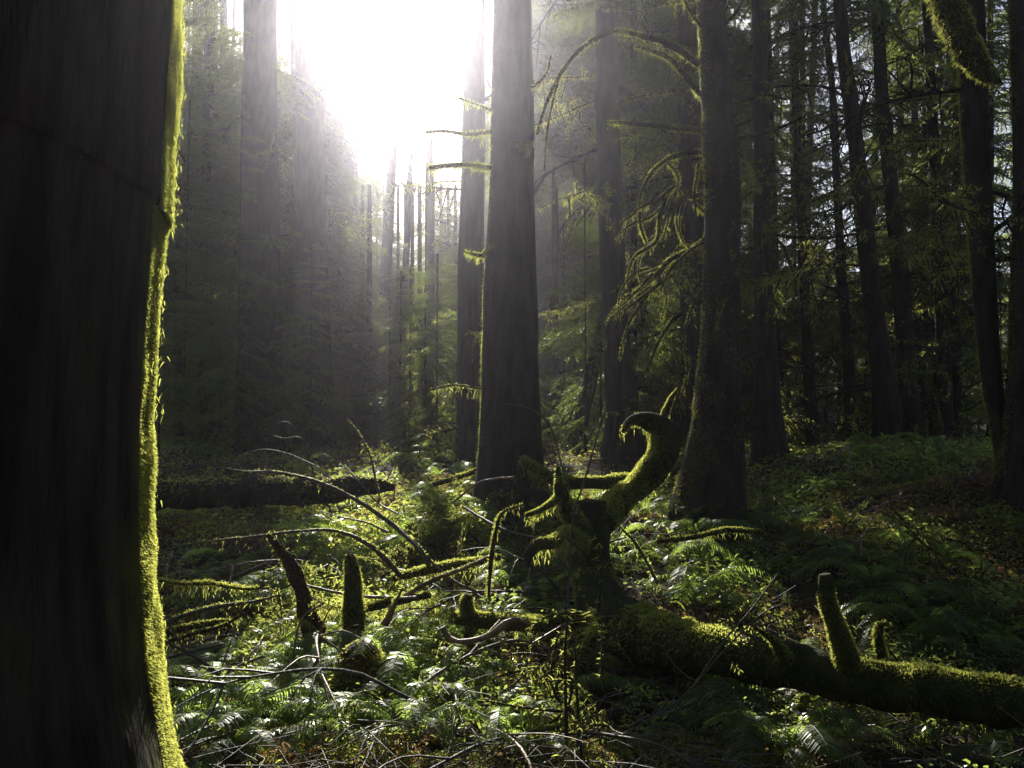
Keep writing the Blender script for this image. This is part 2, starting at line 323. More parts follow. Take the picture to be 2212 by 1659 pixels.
def tree(key, label, rows, D, H, crown_z=None, Lc=3., nb=0, lod='mid', moss=0, mside=None, spread=.5, dead=0, dz=(2, 12), dl=(1.2, 3.), cat='tree', group='tall conifers of the forest', azc=None, sides=14, step=.3, foliage='needle', mlen=.03, name='conifer_tree', top=True, patch=.6):
    g = np.random.default_rng(abs(hash(str(rows))) % 9999 if False else int(rows[0][2] * 7 + D * 31) % 9999)
    p, r = edges_to_path(rows, D, azc)
    gz = float(T(p[0, 0], p[0, 1]))
    base = p[0] + (p[0] - p[1]) / (np.linalg.norm(p[0] - p[1]) + 1e-6) * 0
    base = np.array([p[0, 0], p[0, 1], min(gz, p[0, 2]) - .35]); 
    pts = [base] + [q for q in p if q[2] > base[2] + .15]; rr = [r[0] * 1.12] + [b for a, b in zip(p, r) if a[2] > base[2] + .15]
    if top:
        q = pts[-1]; zt = H; dirv = (pts[-1] - pts[-3]); dirv /= max(.3, dirv[2]); k = zt - q[2]; dirv = np.array([dirv[0] * .6, dirv[1] * .6, 1.])
        pts += [q + dirv * k * .5, q + dirv * k]; rr += [rr[-1] * .6, .03]
    pts = np.array(pts); rr = np.array(rr); org = np.array([pts[0, 0], pts[0, 1], gz])
    root = empty(name, org, label, cat, group)
    mb = MB(); C, rad, t, U, Vv = tube(mb, pts, rr, step, sides, .03 if D > 4 else .006, 2.2, int(D * 10) + 1, 0, flute=.08 if D > 4 else .016)
    mb.build('trunk', [M['nearbark' if key == 'near' else 'bark']], root, org=org)
    vis = C[:, 2] < CAMZ + D * .62 + .5
    if moss:
        m2 = MB(); k = np.where(vis)[0]; fuzz(m2, C[k], rad[k], U[k], Vv[k], moss, mlen, mlen * .22, .5, 0, side=mside if mside is not None else (0, 1, 0), spread=spread, patch=patch, sag=min(1500, moss // 60))
        if key == 'near': k = np.where(vis)[0]; LAST[:] = [.006, 2.2, int(D * 10) + 1, .016]; fuzz(m2, C[k], rad[k], U[k], Vv[k], 50000, .010, .0025, .5, 0, side=(.981, .19, 0), spread=.05)
        m2.build('moss', [M['moss']], root, org=org)
    if dead:
        for i in range(dead):
            z = g.uniform(*dz); c = np.array([np.interp(z, C[:, 2], C[:, j]) for j in range(3)])
            if lit(c[None])[0] and D > 14 and g.random() < .3: continue
            o = bpy.data.objects.new('branch', DEAD[g.integers(0, 8)]); COL.objects.link(o); o.parent = root
            o.location = c - org; o.rotation_euler = (g.uniform(-.5, .5), g.uniform(-.15, .35), g.uniform(0, 6.28)); s = g.uniform(*dl); o.scale = (s, s * 1., s)
    if nb: crown(C, rad, crown_z, H, Lc, nb, lod, g, root, [M[foliage]], org)
    TREES[key] = (org, C, rad, root); return root, org, C, rad

sunside = (SUN[0], SUN[1], 0)
tree('near', 'enormous dark trunk filling the left edge, lined with bright moss',
     [(-300, None, 405), (0, None, 390), (150, None, 384), (300, None, 372), (450, None, 353), (600, None, 344), (750, None, 338), (900, None, 331), (1100, None, 327), (1250, None, 331), (1400, None, 344), (1500, None, 362), (1600, None, 380), (1659, None, 393), (1900, None, 440)],
     2.7, 32, 16, 4.5, 110, 'mid', moss=260000, mside=(.91, .42, 0), spread=.2, azc=R(-42), sides=150, step=.04, mlen=.012, patch=0)
tree('centre', 'broad straight trunk in the middle with a thin lit moss line down its left edge',
     [(-300, 1068, 1146), (0, 1066, 1150), (200, 1060, 1152), (400, 1056, 1154), (550, 1046, 1156), (700, 1040, 1160), (850, 1034, 1166), (950, 1030, 1172), (1030, 1024, 1180), (1085, 1012, 1192)],
     10, 34, 13, 3.5, 110, 'mid', moss=9000, mside=(-.8, .55, 0), spread=.4, dead=12, dz=(2, 9), dl=(.15, .5), sides=24, mlen=.03)
tree('behind_centre', 'dark trunk half hidden behind the left side of the broad middle trunk',
     [(0, 1002, 1046), (380, 996, 1046), (600, 990, 1046), (900, 984, 1050)], 16.5, 30, 14, 3, 110, moss=1500, dead=8)
tree('third', 'straight smooth trunk standing just right of the broad middle trunk',
     [(-200, 1284, 1334), (0, 1285, 1335), (200, 1287, 1337), (400, 1292, 1343), (600, 1296, 1353), (750, 1302, 1363), (880, 1308, 1382), (960, 1298, 1396)], 16, 33, 11, 3.2, 110, moss=1500, dead=14, dz=(5, 13), sides=18)
tree('slim_behind', 'narrow trunk close behind the left side of the gnarled mossy-limbed tree',
     [(0, 1462, 1503), (400, 1466, 1510), (700, 1470, 1512), (960, 1470, 1518)], 19, 31, 9, 3, 110, moss=2500, dead=26, dz=(3, 14))
tree('gnarled', 'thick trunk right of centre with twisted mossy limbs arching to the left',
     [(-300, 1500, 1560), (0, 1506, 1566), (100, 1510, 1572), (250, 1516, 1585), (400, 1520, 1598), (600, 1518, 1600), (750, 1512, 1603), (900, 1495, 1608), (1000, 1475, 1612), (1080, 1450, 1616), (1140, 1425, 1628)],
     10.3, 33, 12, 3.4, 110, moss=9000, mside=(-.7, -.3, 0), spread=.9, sides=26, mlen=.025, patch=.35)
tree('right_mid', 'tall trunk next right of the gnarled tree with a flared foot',
     [(0, 1624, 1655), (200, 1626, 1660), (400, 1628, 1664), (600, 1628, 1668), (800, 1628, 1684), (900, 1628, 1692), (985, 1622, 1706)], 15.5, 31, 13, 3, 62, moss=2500, dead=34, dz=(2.5, 12))
tree('thin_a', 'thin trunk in the right background, left one of the thin pair',
     [(0, 1706, 1722), (300, 1712, 1730), (500, 1722, 1742), (700, 1730, 1752), (975, 1740, 1776)], 26, 29, 13, 2.6, 62, moss=800, dead=40, dz=(4, 16))
tree('thin_b', 'thin trunk in the right background, right one of the thin pair, leaning slightly',
     [(0, 1772, 1785), (200, 1790, 1806), (500, 1803, 1823), (700, 1812, 1838), (975, 1828, 1861)], 24, 29, 13, 2.6, 62, moss=800, dead=40, dz=(3, 15))
tree('lean_right', 'front one of the two leaning dark trunks that touch at the foot',
     [(0, 1800, 1828), (100, 1806, 1836), (300, 1830, 1866), (500, 1848, 1890), (700, 1868, 1914), (850, 1882, 1940), (1010, 1880, 1952)], 19, 32, 13, 3.2, 62, moss=1500, dead=34, dz=(3, 14), sides=18)
tree('lean_right2', 'rear one of the two leaning dark trunks that touch at the foot',
     [(0, 1880, 1908), (200, 1890, 1920), (400, 1908, 1940), (600, 1925, 1965), (800, 1938, 1980), (950, 1945, 2000), (1005, 1938, 2008)], 22, 31, 13, 3.2, 62, moss=2500, dead=36, dz=(3, 15))
tree('thin_c', 'slim dark trunk between the leaning pair and the moss-edged trunk',
     [(0, 1990, 2012), (500, 2012, 2040), (975, 2030, 2066)], 25, 30, 13, 2.8, 62, moss=2500, dead=40, dz=(3, 16))
tree('moss_edge', 'slim trunk near the right edge with a bright yellow moss line to its foot',
     [(0, 2062, 2128), (200, 2070, 2136), (450, 2086, 2146), (600, 2096, 2154), (750, 2110, 2162), (850, 2124, 2170), (965, 2146, 2186)], 11, 32, 13, 3.2, 62, moss=9000, mside=(-.75, .45, 0), spread=.35, dead=9, dz=(3, 9), sides=18)
tree('edge', 'huge black trunk cut off by the right edge of the view',
     [(-300, 2176, 2300), (0, 2179, 2295), (400, 2184, 2300), (700, 2177, 2302), (900, 2166, 2310), (1010, 2148, 2332)], 11, 33, 14, 4., 110, moss=9000, mside=(-.8, .4, 0), spread=.35, sides=40, step=.12, mlen=.03, patch=.9)
tree('left_wide', 'wide hazy trunk under the left end of the sun glare',
     [(-200, 526, 596), (0, 525, 598), (400, 518, 604), (700, 512, 610), (900, 505, 618), (965, 498, 628)], 22, 33, 12, 3.4, 110, moss=1500, dead=4)
tree('left_wide2', 'wide hazy trunk straight below the left half of the sun glare',
     [(0, 642, 698), (400, 636, 704), (700, 632, 712), (955, 620, 728)], 25, 31, 15, 3.2, 110, moss=1200, dead=4)
tree('left_thin', 'faint slim trunk left of the wide hazy trunks',
     [(0, 452, 470), (500, 446, 466), (955, 440, 464)], 30, 30, 7, 3, 90, dead=10, dz=(4, 16))
tree('left_thin2', 'faint slim trunk nearest the huge mossy trunk at left',
     [(0, 416, 430), (955, 402, 422)], 32, 30, 7, 3, 90, dead=10, dz=(4, 16))
tree('glare_lean', 'straight trunk leaning right, rising into the point of the sun glare',
     [(200, 846, 864), (330, 838, 857), (500, 826, 850), (700, 812, 840), (850, 800, 834), (960, 790, 842)], 41, 19, dead=5, dz=(4, 12), top=True)
tree('glare_thin', 'thinnest dark stem just right of the trunk leaning into the glare',
     [(200, 884, 896), (350, 880, 893), (600, 868, 883), (950, 852, 871)], 38, 18, dead=12, dz=(4, 14), dl=(.8, 1.6))
tree('glare_thin2', 'thin trunk below the tip of the sun glare with drooping twigs at its foot',
     [(250, 922, 936), (350, 920, 936), (600, 917, 938), (950, 912, 944)], 36, 17, dead=14, dz=(4, 14))
tree('glare_back', 'faint trunk between the wide hazy trunk and the trunk leaning into the glare',
     [(0, 746, 774), (600, 740, 774), (955, 733, 774)], 40, 21, dead=8, dz=(5, 18))
tree('slant', 'slanting broken trunk leaning across behind the smooth straight trunk',
     [(640, 1306, 1334), (750, 1278, 1306), (880, 1243, 1277), (950, 1222, 1262)], 20, 0, top=False, moss=800)
# the deep forest
deep = []
g = np.random.default_rng(11)
for k in range(46):
    lay = k % 3; D = [g.uniform(27, 34), g.uniform(36, 46), g.uniform(48, 62)][lay]
    deep.append((g.uniform(380, 2240), D))
deep += [(1225, 22), (1420, 25), (1665, 31), (1885, 30), (2060, 29), (1975, 34), (985, 33), (570, 30), (1250, 31), (1560, 29), (820, 36), (470, 37), (1150, 27), (1345, 27), (1735, 36), (2140, 25), (700, 32), (900, 40), (1000, 44), (390, 26)]
side = lambda px: 'behind the huge mossy trunk' if px < 440 else 'left of the wide hazy trunks' if px < 560 else 'between the wide hazy trunks' if px < 680 else 'left below the glare' if px < 800 else 'below the glare tip' if px < 900 else 'right below the glare' if px < 1020 else 'behind the broad middle trunk' if px < 1190 else 'right of the broad middle trunk' if px < 1290 else 'behind the smooth trunk' if px < 1400 else 'left of the gnarled tree' if px < 1510 else 'right of the gnarled tree' if px < 1640 else 'right of the flared trunk' if px < 1780 else 'left of the leaning pair' if px < 1860 else 'right of the leaning pair' if px < 2000 else 'left of the moss-edged trunk' if px < 2090 else 'beside the black trunk'
used = {}
for k in range(64):
    q_ = (g.uniform(330, 2240), g.uniform(46, 88))
    if q_[0] < 1480 or k % 3 == 0: deep.append(q_)
def blocked(px, D, H):
    x = (px - 1106) / FPX * D; a = (D - TP[:, 1]) / SUN[1]; xs = TP[:, 0] + a * SUN[0]; zs = TP[:, 2] + a * SUN[2]
    b = (a > 0) & (abs(xs - x) < TR + .3) & (zs < H + 1); w = np.ones(len(TP)); w[-LATE:] = .3; w[0] = 6
    return float((b * w).sum())
for k, (px, D) in enumerate(deep):
    px = min([px] + [px + g.normal(0, 90 * (1 + j / 12)) for j in range(28)], key=lambda q: blocked(q, D, 30) + abs(q - px) / 900 + (5 if q < 360 or q > 2260 else 0))
    w = g.uniform(.13, .3) / D * FPX; sk_ = g.uniform(-.04, .04)
    kind = g.integers(0, 3); lay = 'in the near background' if D < 30 else 'deep in the forest' if D < 46 else 'far back' if D < 64 else 'on the far slope'
    f = 'yellow-green' if kind == 0 else 'dark green'
    lab = f"{'slender' if w * D < 380 else 'sturdy'} {f} conifer {lay}, {side(px)}"
    sm = abs(px - 800) < 330
    H = g.uniform(13, 17) if kind == 2 and D < 36 else g.uniform(24, 32) + (float(T(0, D)) - 4 if D > 46 else 0)
    used[lab] = used.get(lab, 0) + 1
    near_ = D < 36
    tree('deep%d' % k, lab, [(0, px - w / 2 + sk_ * 900, px + w / 2 + sk_ * 900), (500, px - w * .55 + sk_ * 400, px + w * .55 + sk_ * 400), (950, px - w * .7, px + w * .7)], D, H,
         T(0, D) + (g.uniform(.6, 3.5) if D < 46 else .3), g.uniform(2.4, 3.4) * (1 if D < 46 else 1.35), (150 if near_ else 160) if px < 1480 else (85 if near_ else 105), 'mid' if near_ or px > 1480 else 'lo', dead=(9 if px < 1480 else 22) if D < 46 else 0, dz=(3, 12), group='conifers in the background of the forest',
         foliage='needl2' if kind == 0 else 'needle', sides=8, step=.8)
for k in range(22):  # conifers added for their high crowns, which shade the ground at right
    D = [31, 37, 44, 52, 60][k % 5] + g.uniform(-2, 2); px = 900 + 29 * k
    px = min([px + g.normal(0, 40 + 8 * j) for j in range(24)], key=lambda q: blocked(q, D, 36) + abs(q - px) / 500 + (4 if 640 < q < 900 else 0))
    tree('tall%d' % k, f"added dense-crowned shade conifer {'at mid distance' if D < 34 else 'beyond mid distance' if D < 41 else 'far off' if D < 48 else 'very far off' if D < 56 else 'farthest off'}, {side(px)}", [(300, px - 190 / D, px + 190 / D), (600, px - 210 / D, px + 210 / D), (950, px - 250 / D, px + 250 / D)], D, 37,
         14, 5.4, 340, 'lo', dead=0, group='conifers added behind the clearing for shade', sides=9, step=.8)
for k in range(22):
    D = 27 + 1.35 * k; px = 690 + 340 * ((k * 7) % 22) / 22
    H_ = .62 * (D - 9) - 3.6 - 1.2 * (k % 3)
    tree('back%d' % k, f"{'yellow-green' if k % 3 == 0 else 'dark green'} short conifer, {'nearest' if D < 33 else 'near' if D < 39 else 'middle' if D < 45 else 'far' if D < 51 else 'farthest'} row, {side(px)}", [(400, px - 120 / D, px + 120 / D), (600, px - 150 / D, px + 150 / D), (950, px - 190 / D, px + 190 / D)], D, H_,
         float(T(0, D)) + .3, 2.6 if D < 38 else 3.4, 200, 'mid' if D < 36 else 'lo', dead=0, group='short conifers below the sun glare', sides=8, step=.8, foliage='needl2' if k % 3 == 0 else 'needle')
fill = []
for k in range(70):
    D = g.uniform(19, 44); px = 340 + 1900 * ((k + .5 * g.random()) / 70)
    fill.append((px, D))
for k, (px, D) in enumerate(fill):
    D = D + 12 if px > 1380 and D < 32 else D; H0 = float(T((px - 1106) / FPX * D, D)); Hh = g.uniform(4, 9)
    f = ['thin drooping', 'bushy', 'ragged'][k % 3]; sd = side(px)
    tree('sap%d' % k, f"{f} young conifer {'near' if D < 27 else 'half way back' if D < 36 else 'far back'}, {sd}", [(800, px - 2, px + 2), (880, px - 2.5, px + 2.5), (950, px - 3, px + 3)], D, H0 + Hh, H0 + .3, g.uniform(1.3, 2.1), 46, 'mid', dead=0,
         group='young conifers of the understory', foliage='needl2' if k % 4 == 0 else 'needle', sides=6, step=.6, cat='sapling', name='young_conifer')
for k in range(12):                                  # unseen trees added beside and behind the viewer to block skylight
    a = R(75 + 17 * k + g.uniform(-5, 5)); D = g.uniform(7, 13)
    bx, by = D * math.sin(a), D * math.cos(a); org = np.array([bx, by, float(T(bx, by))]); rt = empty('conifer_tree', org, 'unseen tall conifer added behind the viewer', 'tree', 'unseen conifers added behind the viewer')
    pth = np.array([[bx, by, org[2] - .3], [bx, by, 8], [bx, by, 17], [bx, by, 27]]); mb = MB(); C, rad, t, U, Vv = tube(mb, pth, [.4, .33, .2, .03], .6, 12, .04, 2, k, 0, flute=.06); mb.build('trunk', [M['bark']], rt, org=org)
    crown(C, rad, 3.5, 27, 4.6, 130, 'lo', g, rt, [M['needle']], org)
# ---- limbs of the named trees
def limb(key, D, spec, mossn=500, mlen=.03, m=BKM, name='branch', sag=20, side_=None, wd=.22, fz=.0):
    org, C, rad, root = TREES[key]; pts = [P(a, b, D + (c[0] if c else 0)) for a, b, *c in spec[0]]; rp = [w / FPX * D for w in spec[1]]
    rp = np.interp(np.linspace(0, 1, len(pts)), np.linspace(0, 1, len(rp)), rp)
    mb = MB(); a = tube(mb, pts, rp, .04, 8, .25, 14, int(pts[0][0] * 100), m)
    ob = mb.build(name, ALLM, root, org=org)
    if mossn:
        m2 = MB(); fuzz(m2, a[0], a[1], a[3], a[4], mossn, mlen, mlen * wd, .6, MOSS, sag=sag, side=side_, spread=1.1, patch=.3 if key == 'gnarled' else 0); o = m2.build('moss', ALLM, ob, org=org)
    return a
D5 = 10.0
for pts, w, n in [
    ([(1525, 150, .3), (1450, 100), (1380, 76), (1330, 68), (1285, 85), (1240, 120), (1205, 170), (1178, 230), (1160, 290)], [9, 8, 7, 6, 4], 2600),
    ([(1545, 235, .3), (1500, 190, -.1), (1450, 130, -.3), (1400, 108), (1370, 100, .2)], [9, 7, 3], 1400),
    ([(1205, 175), (1190, 240), (1180, 300), (1176, 370)], [4, 2], 500),
    ([(1540, 283, .3), (1450, 276), (1380, 268), (1310, 264)], [8, 7, 4], 1200),
    ([(1545, 330, .3), (1490, 330), (1440, 345), (1405, 378), (1385, 420), (1382, 480), (1396, 525)], [8, 7, 5, 3], 1800),
    ([(1440, 347), (1465, 385, -.2), (1452, 440, -.2), (1432, 520)], [5, 4, 3], 900),
    ([(1535, 405, .3), (1495, 425), (1465, 404), (1440, 420), (1425, 470), (1418, 520), (1370, 556), (1355, 600)], [8, 7, 6, 3], 2200),
    ([(1465, 406), (1475, 440), (1462, 480)], [4, 2], 500),
    ([(1500, 440, .2), (1530, 470), (1520, 520)], [5, 3], 500),
    ([(1568, 450, .2), (1540, 500), (1500, 535), (1450, 560), (1420, 592), (1385, 622), (1348, 642)], [8, 8, 7, 4], 1900),
    ([(1555, 450, -.3), (1575, 480, -.35), (1585, 512, -.35), (1582, 552, -.3)], [7, 7, 5], 1300),
    ([(1560, 600, .2), (1500, 660), (1455, 690), (1422, 740), (1405, 780), (1394, 805)], [6, 6, 4, 3], 1100),
    ([(1600, 560, -.3), (1570, 625, -.4), (1545, 700, -.4)], [5, 3], 500),
    ([(1560, 60, .1), (1595, 20, -.2), (1620, -40, -.3)], [5, 4], 400),
    ([(1420, 590), (1440, 640), (1428, 690)], [4, 2], 300),
    ([(1510, 350, -.1), (1500, 420, -.3), (1505, 470, -.3)], [4, 2], 400),
    ([(1500, 650, -.2), (1478, 720, -.3), (1485, 800, -.3), (1470, 860, -.2)], [3, 2], 300),
    ([(1545, 80, 0), (1500, 40, -.2), (1470, -20, -.2)], [5, 4], 400),
    ([(1600, 300, -.1), (1640, 290, -.5), (1700, 270, -.6), (1740, 250, -.7)], [7, 4], 500),
    ([(1600, 220, -.1), (1650, 205, -.5), (1700, 215, -.6)], [6, 3], 400)]:
    limb('gnarled', D5, (pts, [q * .8 for q in w]), n, .024)
for pts, w, n in [([(1066, 284), (1010, 290), (960, 283), (918, 286)], [5, 4, 3], 700), ([(1062, 362), (1010, 356), (960, 358), (926, 364)], [5, 5, 4], 1500),
                  ([(1052, 540), (1042, 552), (1020, 548), (1004, 544)], [6, 4, 2], 500), ([(1066, 240), (1020, 222), (985, 210)], [4, 2], 300), ([(1040, 840), (980, 832), (930, 842)], [3, 2], 250),
                  ([(1150, 190), (1180, 160, -.4), (1190, 120, -.5)], [4, 2], 200), ([(1150, 310), (1130, 318, -.6), (1120, 305, -.7)], [4, 2], 400)]:
    limb('centre', 9.9, (pts, w), n)
g = np.random.default_rng(77)
for k in range(16):
    a = g.uniform(1370, 1560); b = g.uniform(380, 640); q = [(a, b, g.uniform(-.3, .3))]; an = g.uniform(2.2, 4.2); cv = g.uniform(-.5, .5)
    for j in range(5): a += 24 * math.cos(an); b += 26 * abs(math.sin(an)) + 6; an += cv; q.append((a, b, q[-1][2] + g.normal(0, .05)))
    limb('gnarled', D5, (q, [g.uniform(2.5, 4.5), 1.5]), 300, .018)
limb('edge', 8, ([(2240, -330, 3.), (2200, -320, 2.), (2140, -300, .6), (2050, -150, .2), (2035, -50), (2046, 0), (2068, 60), (2094, 112), (2124, 152), (2166, 183)], [40, 40, 40, 38, 38, 35, 34, 30, 26, 3]), 20000, .035, sag=300)
for pts, w, n in [([(2150, 855), (2120, 868), (2090, 885), (2070, 900)][:3] + [(2072, 778 + 110)], [4, 3], 300), ([(2128, 770), (2100, 790), (2074, 808)], [5, 4], 600), ([(2112, 690), (2080, 688), (2078, 700)], [3, 2], 150), ([(2140, 790), (2118, 800), (2106, 808)], [4, 3], 400)]:
    limb('moss_edge', 10.8, (pts, w), n)
limb('lean_right2', 21.6, ([(1990, 540, -.5), (1955, 560, -.8), (1943, 600, -.9), (1945, 628, -.9)], [4, 3]), 500)
limb('right_mid', 15.2, ([(1660, 510), (1690, 530, -.4), (1710, 580, -.6), (1722, 620, -.6)], [5, 2]), 600)
limb('right_mid', 15.2, ([(1650, 505, -.2), (1760, 515, -.6), (1850, 505, -.8), (1900, 495, -.8)], [5, 2]), 300)
limb('glare_thin2', 27, ([(925, 770), (905, 800), (893, 850)], [3, 2]), 200)

# ------------------------------------------------------------------ fallen trees, stumps and branches
def wood(name, label, cat, parts, group=None, root=None):
    """parts: (part name, pixel path with distances, half widths in px, bark material, moss blades, moss length, sag)"""
    out = []; org = None
    for i, (pn, pts, w, m, mn, ml, sg) in enumerate(parts):
        q = [P(a, b, d) for a, b, d in pts]; rp = [ww / FPX * dd[2] for ww, dd in zip(np.interp(np.linspace(0, 1, len(pts)), np.linspace(0, 1, len(w)), w), pts)]
        if org is None:
            k = min(q, key=lambda v: v[2]); org = np.array([k[0], k[1], float(T(k[0], k[1]))])
            if len(parts) > 1 or mn: rt = empty(name, org, label, cat, group)
            else: rt = None
        mb = MB(); big = max(rp) > .06
        a = tube(mb, q, rp, .03 if big else .035, 20 if big else 7, (.34 if m == ROT else .16) if big else .2, 9 if big else 25, i + 7, m, flute=.06 if big else 0)
        if rt is None: o = mb.build(name, ALLM, org=org); o.location = org; tag(o, label, cat, group); return o
        o = mb.build(pn, ALLM, rt, org=org)
        if mn:
            m2 = MB(); fuzz(m2, a[0], a[1], a[3], a[4], mn, ml, ml * .24, .25, MOSS if ml < .05 else MOSS, sag=sg, side=(0, 0.15, 1) if pn not in ('upright_stub', 'snag', 'stump') else None, spread=.8 if pn == 'trunk' else 1.15, patch=.5 if big and pn not in ('snag', 'stump') else 0, seed=i)
            m2.build('moss', ALLM, o, org=org)
    return rt
wood('fallen_tree', 'mossy fallen tree with a hooked limb rising at its left end', 'fallen tree', [
    ('trunk', [(1268, 1085, 6.9), (1272, 1150, 6.9), (1278, 1230, 6.9), (1300, 1310, 6.7), (1370, 1368, 6.3), (1480, 1395, 5.8), (1600, 1420, 5.5), (1750, 1448, 5.3), (1900, 1478, 5.15), (2060, 1500, 5.), (2240, 1525, 4.85), (2400, 1550, 4.7)], [36, 44, 46, 54, 58, 50, 47, 47, 48, 49, 50, 52], BKM, 26000, .027, 300),
    ('hooked_limb', [(1295, 1130, 6.95), (1335, 1085, 7.2), (1385, 1045, 7.4), (1422, 1000, 7.4), (1438, 950, 7.4), (1425, 922, 7.4), (1390, 908, 7.4), (1360, 912, 7.4), (1346, 934, 7.4)], [33, 29, 28, 31, 31, 25, 18, 10, 4], BKM, 12000, .026, 420),
    ('spike', [(1432, 905, 7.4), (1442, 882, 7.4), (1449, 862, 7.4), (1464, 838, 7.4)], [9, 8, 6, 2], BKM, 1200, .018, 10),
    ('forked_limb', [(1262, 1150, 6.8), (1232, 1110, 6.5), (1214, 1070, 5.95), (1207, 1030, 5.95), (1206, 1008, 5.95)], [24, 20, 14, 8, 4], BKM, 3500, .022, 40),
    ('side_limb', [(1212, 1068, 5.95), (1190, 1090, 5.9), (1165, 1103, 5.9), (1136, 1114, 5.9)], [7, 7, 6, 5], BKM, 1500, .02, 60),
    ('low_limb', [(1258, 1175, 6.8), (1225, 1150, 6.2), (1195, 1172, 5.85), (1160, 1178, 5.8), (1142, 1200, 5.8), (1140, 1225, 5.8)], [18, 13, 12, 13, 10, 5], BKM, 3500, .026, 160),
    ('upright_stub', [(1835, 1450, 5.15), (1822, 1400, 5.1), (1800, 1340, 5.08), (1786, 1290, 5.08), (1783, 1250, 5.1), (1781, 1240, 5.1)], [30, 24, 21, 19, 17, 15, 12], BKM, 6000, .016, 0),
    ('stub', [(1905, 1420, 5.1), (1898, 1375, 5.1), (1902, 1350, 5.1), (1918, 1345, 5.1)], [11, 9, 8, 6], BKM, 900, .016, 0),
    ('snag', [(1700, 1430, 5.25), (1672, 1385, 5.2), (1640, 1362, 5.2), (1618, 1348, 5.2)], [16, 9, 4, 2], BKM, 700, .018, 0)])
wood('mossy_log', 'short mossy log lying behind the hooked limb of the fallen tree', 'log', [('log', [(1125, 990, 9.2), (1150, 1010, 9.1), (1210, 1040, 9), (1290, 1043, 9), (1370, 1036, 9), (1430, 1030, 9)], [6, 9, 13, 13, 13, 11], BKM, 5000, .04, 200)])
wood('dark_log', 'long dark log lying level across the left middle distance', 'log', [('log', [(270, 1070, 10), (420, 1068, 9.8), (560, 1062, 9.6), (700, 1060, 9.5), (790, 1050, 9.4), (850, 1052, 9.4)], [26, 30, 32, 28, 22, 8], BARK, 3000, .035, 60)])
wood('rotten_stump', 'tall leaning rotten stump behind the left end of the lit ferns', 'stump', [('stump', [(700, 1450, 6.2), (680, 1370, 6.2), (655, 1280, 6.2), (625, 1215, 6.2), (600, 1180, 6.2), (578, 1155, 6.2)], [34, 26, 18, 13, 9, 5], ROT, 900, .02, 60)])
wood('low_stump', 'squat dark stump with a ragged bright moss cap in the middle of the clearing', 'stump', [('stump', [(800, 1600, 5.4), (792, 1520, 5.4), (786, 1460, 5.4), (790, 1415, 5.4), (800, 1396, 5.4)], [95, 84, 66, 44, 20], ROT, 9000, .026, 350)])
wood('mossy_snag', 'upright finger-shaped mossy snag behind the squat stump', 'snag', [('snag', [(765, 1420, 6.3), (763, 1340, 6.3), (762, 1270, 6.3), (760, 1228, 6.3), (755, 1206, 6.3), (752, 1196, 6.3)], [26, 22, 19, 16, 12, 4], BKM, 3500, .022, 10)])
wood('bent_snag', 'small bent mossy snag with its log, in the lit ferns left of the fallen tree', 'snag', [('snag', [(1010, 1330, 6.), (1008, 1300, 6.), (1010, 1283, 6.)], [16, 13, 8], BKM, 1500, .02, 10), ('log', [(985, 1335, 6.05), (1040, 1340, 6.), (1100, 1346, 6.), (1180, 1352, 5.95)], [15, 17, 16, 12], BKM, 2500, .026, 60)])
wood('mossy_pole', 'mossy pole lying level just left of the fallen tree', 'branch', [('pole', [(1140, 1342, 6.3), (1200, 1340, 6.2), (1290, 1335, 6.1)], [10, 11, 12], BKM, 2500, .026, 60)])
wood('curved_branch', 'smooth brown curved dead branch lying below the bent snag', 'branch', [('branch', [(955, 1355, 5.5), (968, 1376, 5.5), (990, 1386, 5.45), (1030, 1382, 5.45), (1065, 1368, 5.4), (1092, 1348, 5.4), (1120, 1338, 5.4), (1145, 1350, 5.4)], [6, 7, 5, 6, 7, 9, 6, 2], RED, 160, .012, 0), ])
wood('red_stump', 'reddish rotten stump between dark trunks at right', 'stump', [('stump', [(2022, 1000, 19), (2022, 940, 19), (2018, 880, 19), (2014, 850, 19)], [20, 14, 8, 3], ROT, 600, .04, 0)])
wood('slope_log', 'thin mossy log sloping down right at the foot of the tall background trunks', 'log', [('log', [(1700, 965, 16.5), (1760, 985, 16), (1820, 1000, 15.5), (1885, 1022, 15)], [4, 6, 7, 6], BKM, 2500, .05, 40)])
